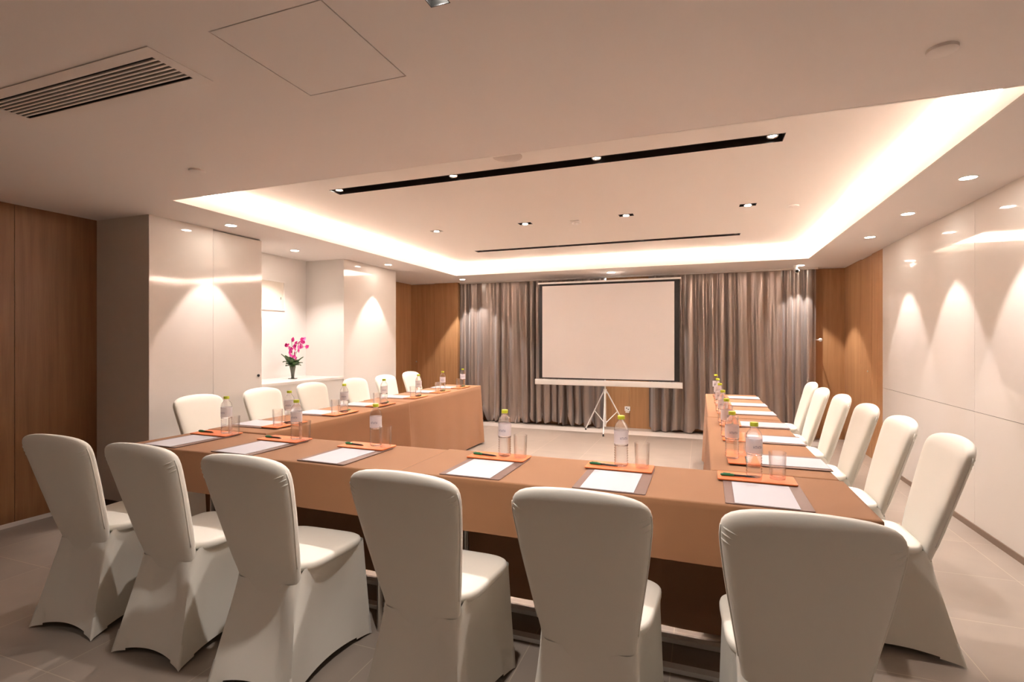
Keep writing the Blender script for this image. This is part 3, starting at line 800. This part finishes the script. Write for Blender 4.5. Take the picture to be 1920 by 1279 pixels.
for x, nm, bo, go in near:
    setting(x, 2.152, 0, 'at the %s place of the near table' % nm, bo, go)
for i, y in enumerate([2.80, 3.40, 3.97, 4.60, 5.18, 5.80]):
    setting(.405-.006*i*0, y, 90, 'at the %s place of the right table' % ORDF[i], -.05, .055, .035)
for i, (y, x) in enumerate([(2.80, -2.945), (3.40, -2.955), (3.97, -2.965), (4.64, -2.985), (5.22, -3.01), (5.80, -3.035)]):
    setting(x-(.0 if i < 3 else .02), y, -90+(.8 if i < 3 else 2.8), 'at the %s place of the left table' % ORDF[i], -.02, .07, .01)

# ------------------------------------------------------------ orchid in the niche
def orchid(x, y, z):
    t = empty('potted_orchid', (x, y, z)); tag(t, 'magenta orchid in a slim dark vase on the white ledge', 'plant')
    MB().lathe([(.004,0),(.018,0),(.019,.004),(.016,.02),(.020,.06),(.030,.12),(.036,.145),(.032,.145),(.026,.12)], 24, cap1=False).build('vase', M['vase'], t, True)
    MB().lathe([(.0005,.0),(.05,.0),(.05,.004),(.0005,.005)], 24, cap0=False, cap1=False).build('foot_shadow', M['vase'], t, True, 30)  # dark disc modelled in place of the shadow at the vase foot
    rnd = random.Random(4)
    # leaves
    for k in range(20):
        a = k*2.399; L_ = rnd.uniform(.07, .12); w0 = rnd.uniform(.032, .045); up = rnd.uniform(.35, 1.35)
        V = []; F = []
        for i in range(8):
            u = i/7; r = .01+L_*u; zz = .142+L_*up*u*1.3-.09*u*u*up*(1 if k % 2 else .4)
            ww = w0*math.sin(PI*min(.98, .12+u*.86))
            for s_, q in ((-1, .006), (0, -.004), (1, .006)):
                px = r*math.cos(a)-s_*ww*math.sin(a); py = r*math.sin(a)+s_*ww*math.cos(a)
                V.append((px, py, zz+q))
        for i in range(7):
            for s_ in range(2): F.append((i*3+s_, i*3+s_+1, i*3+s_+4, i*3+s_+3))
        o = mesh('leaf', V, F, M['leaf'], t, True)
        md = o.modifiers.new('s', 'SOLIDIFY'); md.thickness = .0015
    # stems (screen plane of the niche is Y, so they spread along Y)
    stems = []
    for (dy, top, bend) in ((-.055, .40, -.02), (-.01, .46, .0), (.03, .43, .07), (.06, .37, .12)):
        P = [Vector((.0, 0, .10))]
        for i in range(1, 9):
            u = i/8; P.append(Vector((.03*u*math.sin(dy*40), dy*u+bend*u*u*u, .10+(top-.10)*math.sin(u*PI/2)**.9)))
        MB().path(P, .0022, 6).build('stem', M['stem'], t, True); stems.append(P)
    fl = []
    for P in stems:
        for i in (4, 5, 6, 7, 8):
            fl.append(P[i]+Vector((rnd.uniform(-.02, .035), rnd.uniform(-.018, .018), rnd.uniform(-.012, .012))))
    for q in ((.03, -.09, .36), (.03, -.085, .30), (.03, .05, .33), (.03, .085, .40), (.03, .11, .425), (.03, -.02, .36), (.03, .145, .46), (.02, -.07, .33), (.02, -.055, .27), (.03, -.045, .24), (.02, .0, .255), (.02, .02, .235), (.02, .12, .455)): fl.append(Vector(q))
    for f in fl:
        V = []; F = []; tilt = Matrix.Rotation(rnd.uniform(-.5, .5), 3, 'Z') @ Matrix.Rotation(rnd.uniform(-.4, .5), 3, 'Y') @ Matrix.Rotation(rnd.uniform(0, 6), 3, 'X')
        for p_ in range(5):
            a = p_*2*PI/5; b0 = len(V); rr = .024*rnd.uniform(.85, 1.1)
            pts = [(0, 0)] + [(rr*(.55+.45*math.cos(th)), rr*.48*math.sin(th)) for th in [PI*.75, PI*.45, PI*.2, 0, -PI*.2, -PI*.45, -PI*.75]]
            for (u, v) in pts:
                yy = u*math.cos(a)-v*math.sin(a); zz = u*math.sin(a)+v*math.cos(a)
                V.append(f+tilt @ Vector((.006*(u/.02)**2, yy, zz)))
            F.append(tuple(range(b0, b0+len(pts))))
        o = mesh('flower', V, F, M['petal'] if rnd.random() < .7 else M['petal2'], t)
        c = MB().lathe([(.0005, -.004), (.004, 0), (.0005, .004)], 8, c=tuple(f+Vector((.004, 0, 0)))).build('flower_lip', M['petal'], o)
orchid(-4.42, 4.66, .925)

# ------------------------------------------------------------ small framed print in the niche
t = empty('wall_picture', (-4.69, 4.62, 1.895)); tag(t, 'small pale framed print on the recess wall, half hidden by the white panel', 'picture')
hy, hz = .19, .175
MB().box(0, .012, -hy, hy, -hz, -hz+.014).box(0, .012, -hy, hy, hz-.014, hz).box(0, .012, -hy, -hy+.014, -hz+.014, hz-.014).box(0, .012, hy-.014, hy, -hz+.014, hz-.014).build('frame', M['rim'], t)
MB().box(0.001, .006, -hy+.014, hy-.014, -hz+.014, hz-.014).build('print', M['art'], t)
MB().box(0.0062, .0072, .125, .135, -.045, -.015).build('dark_mark', M['seam'], t)
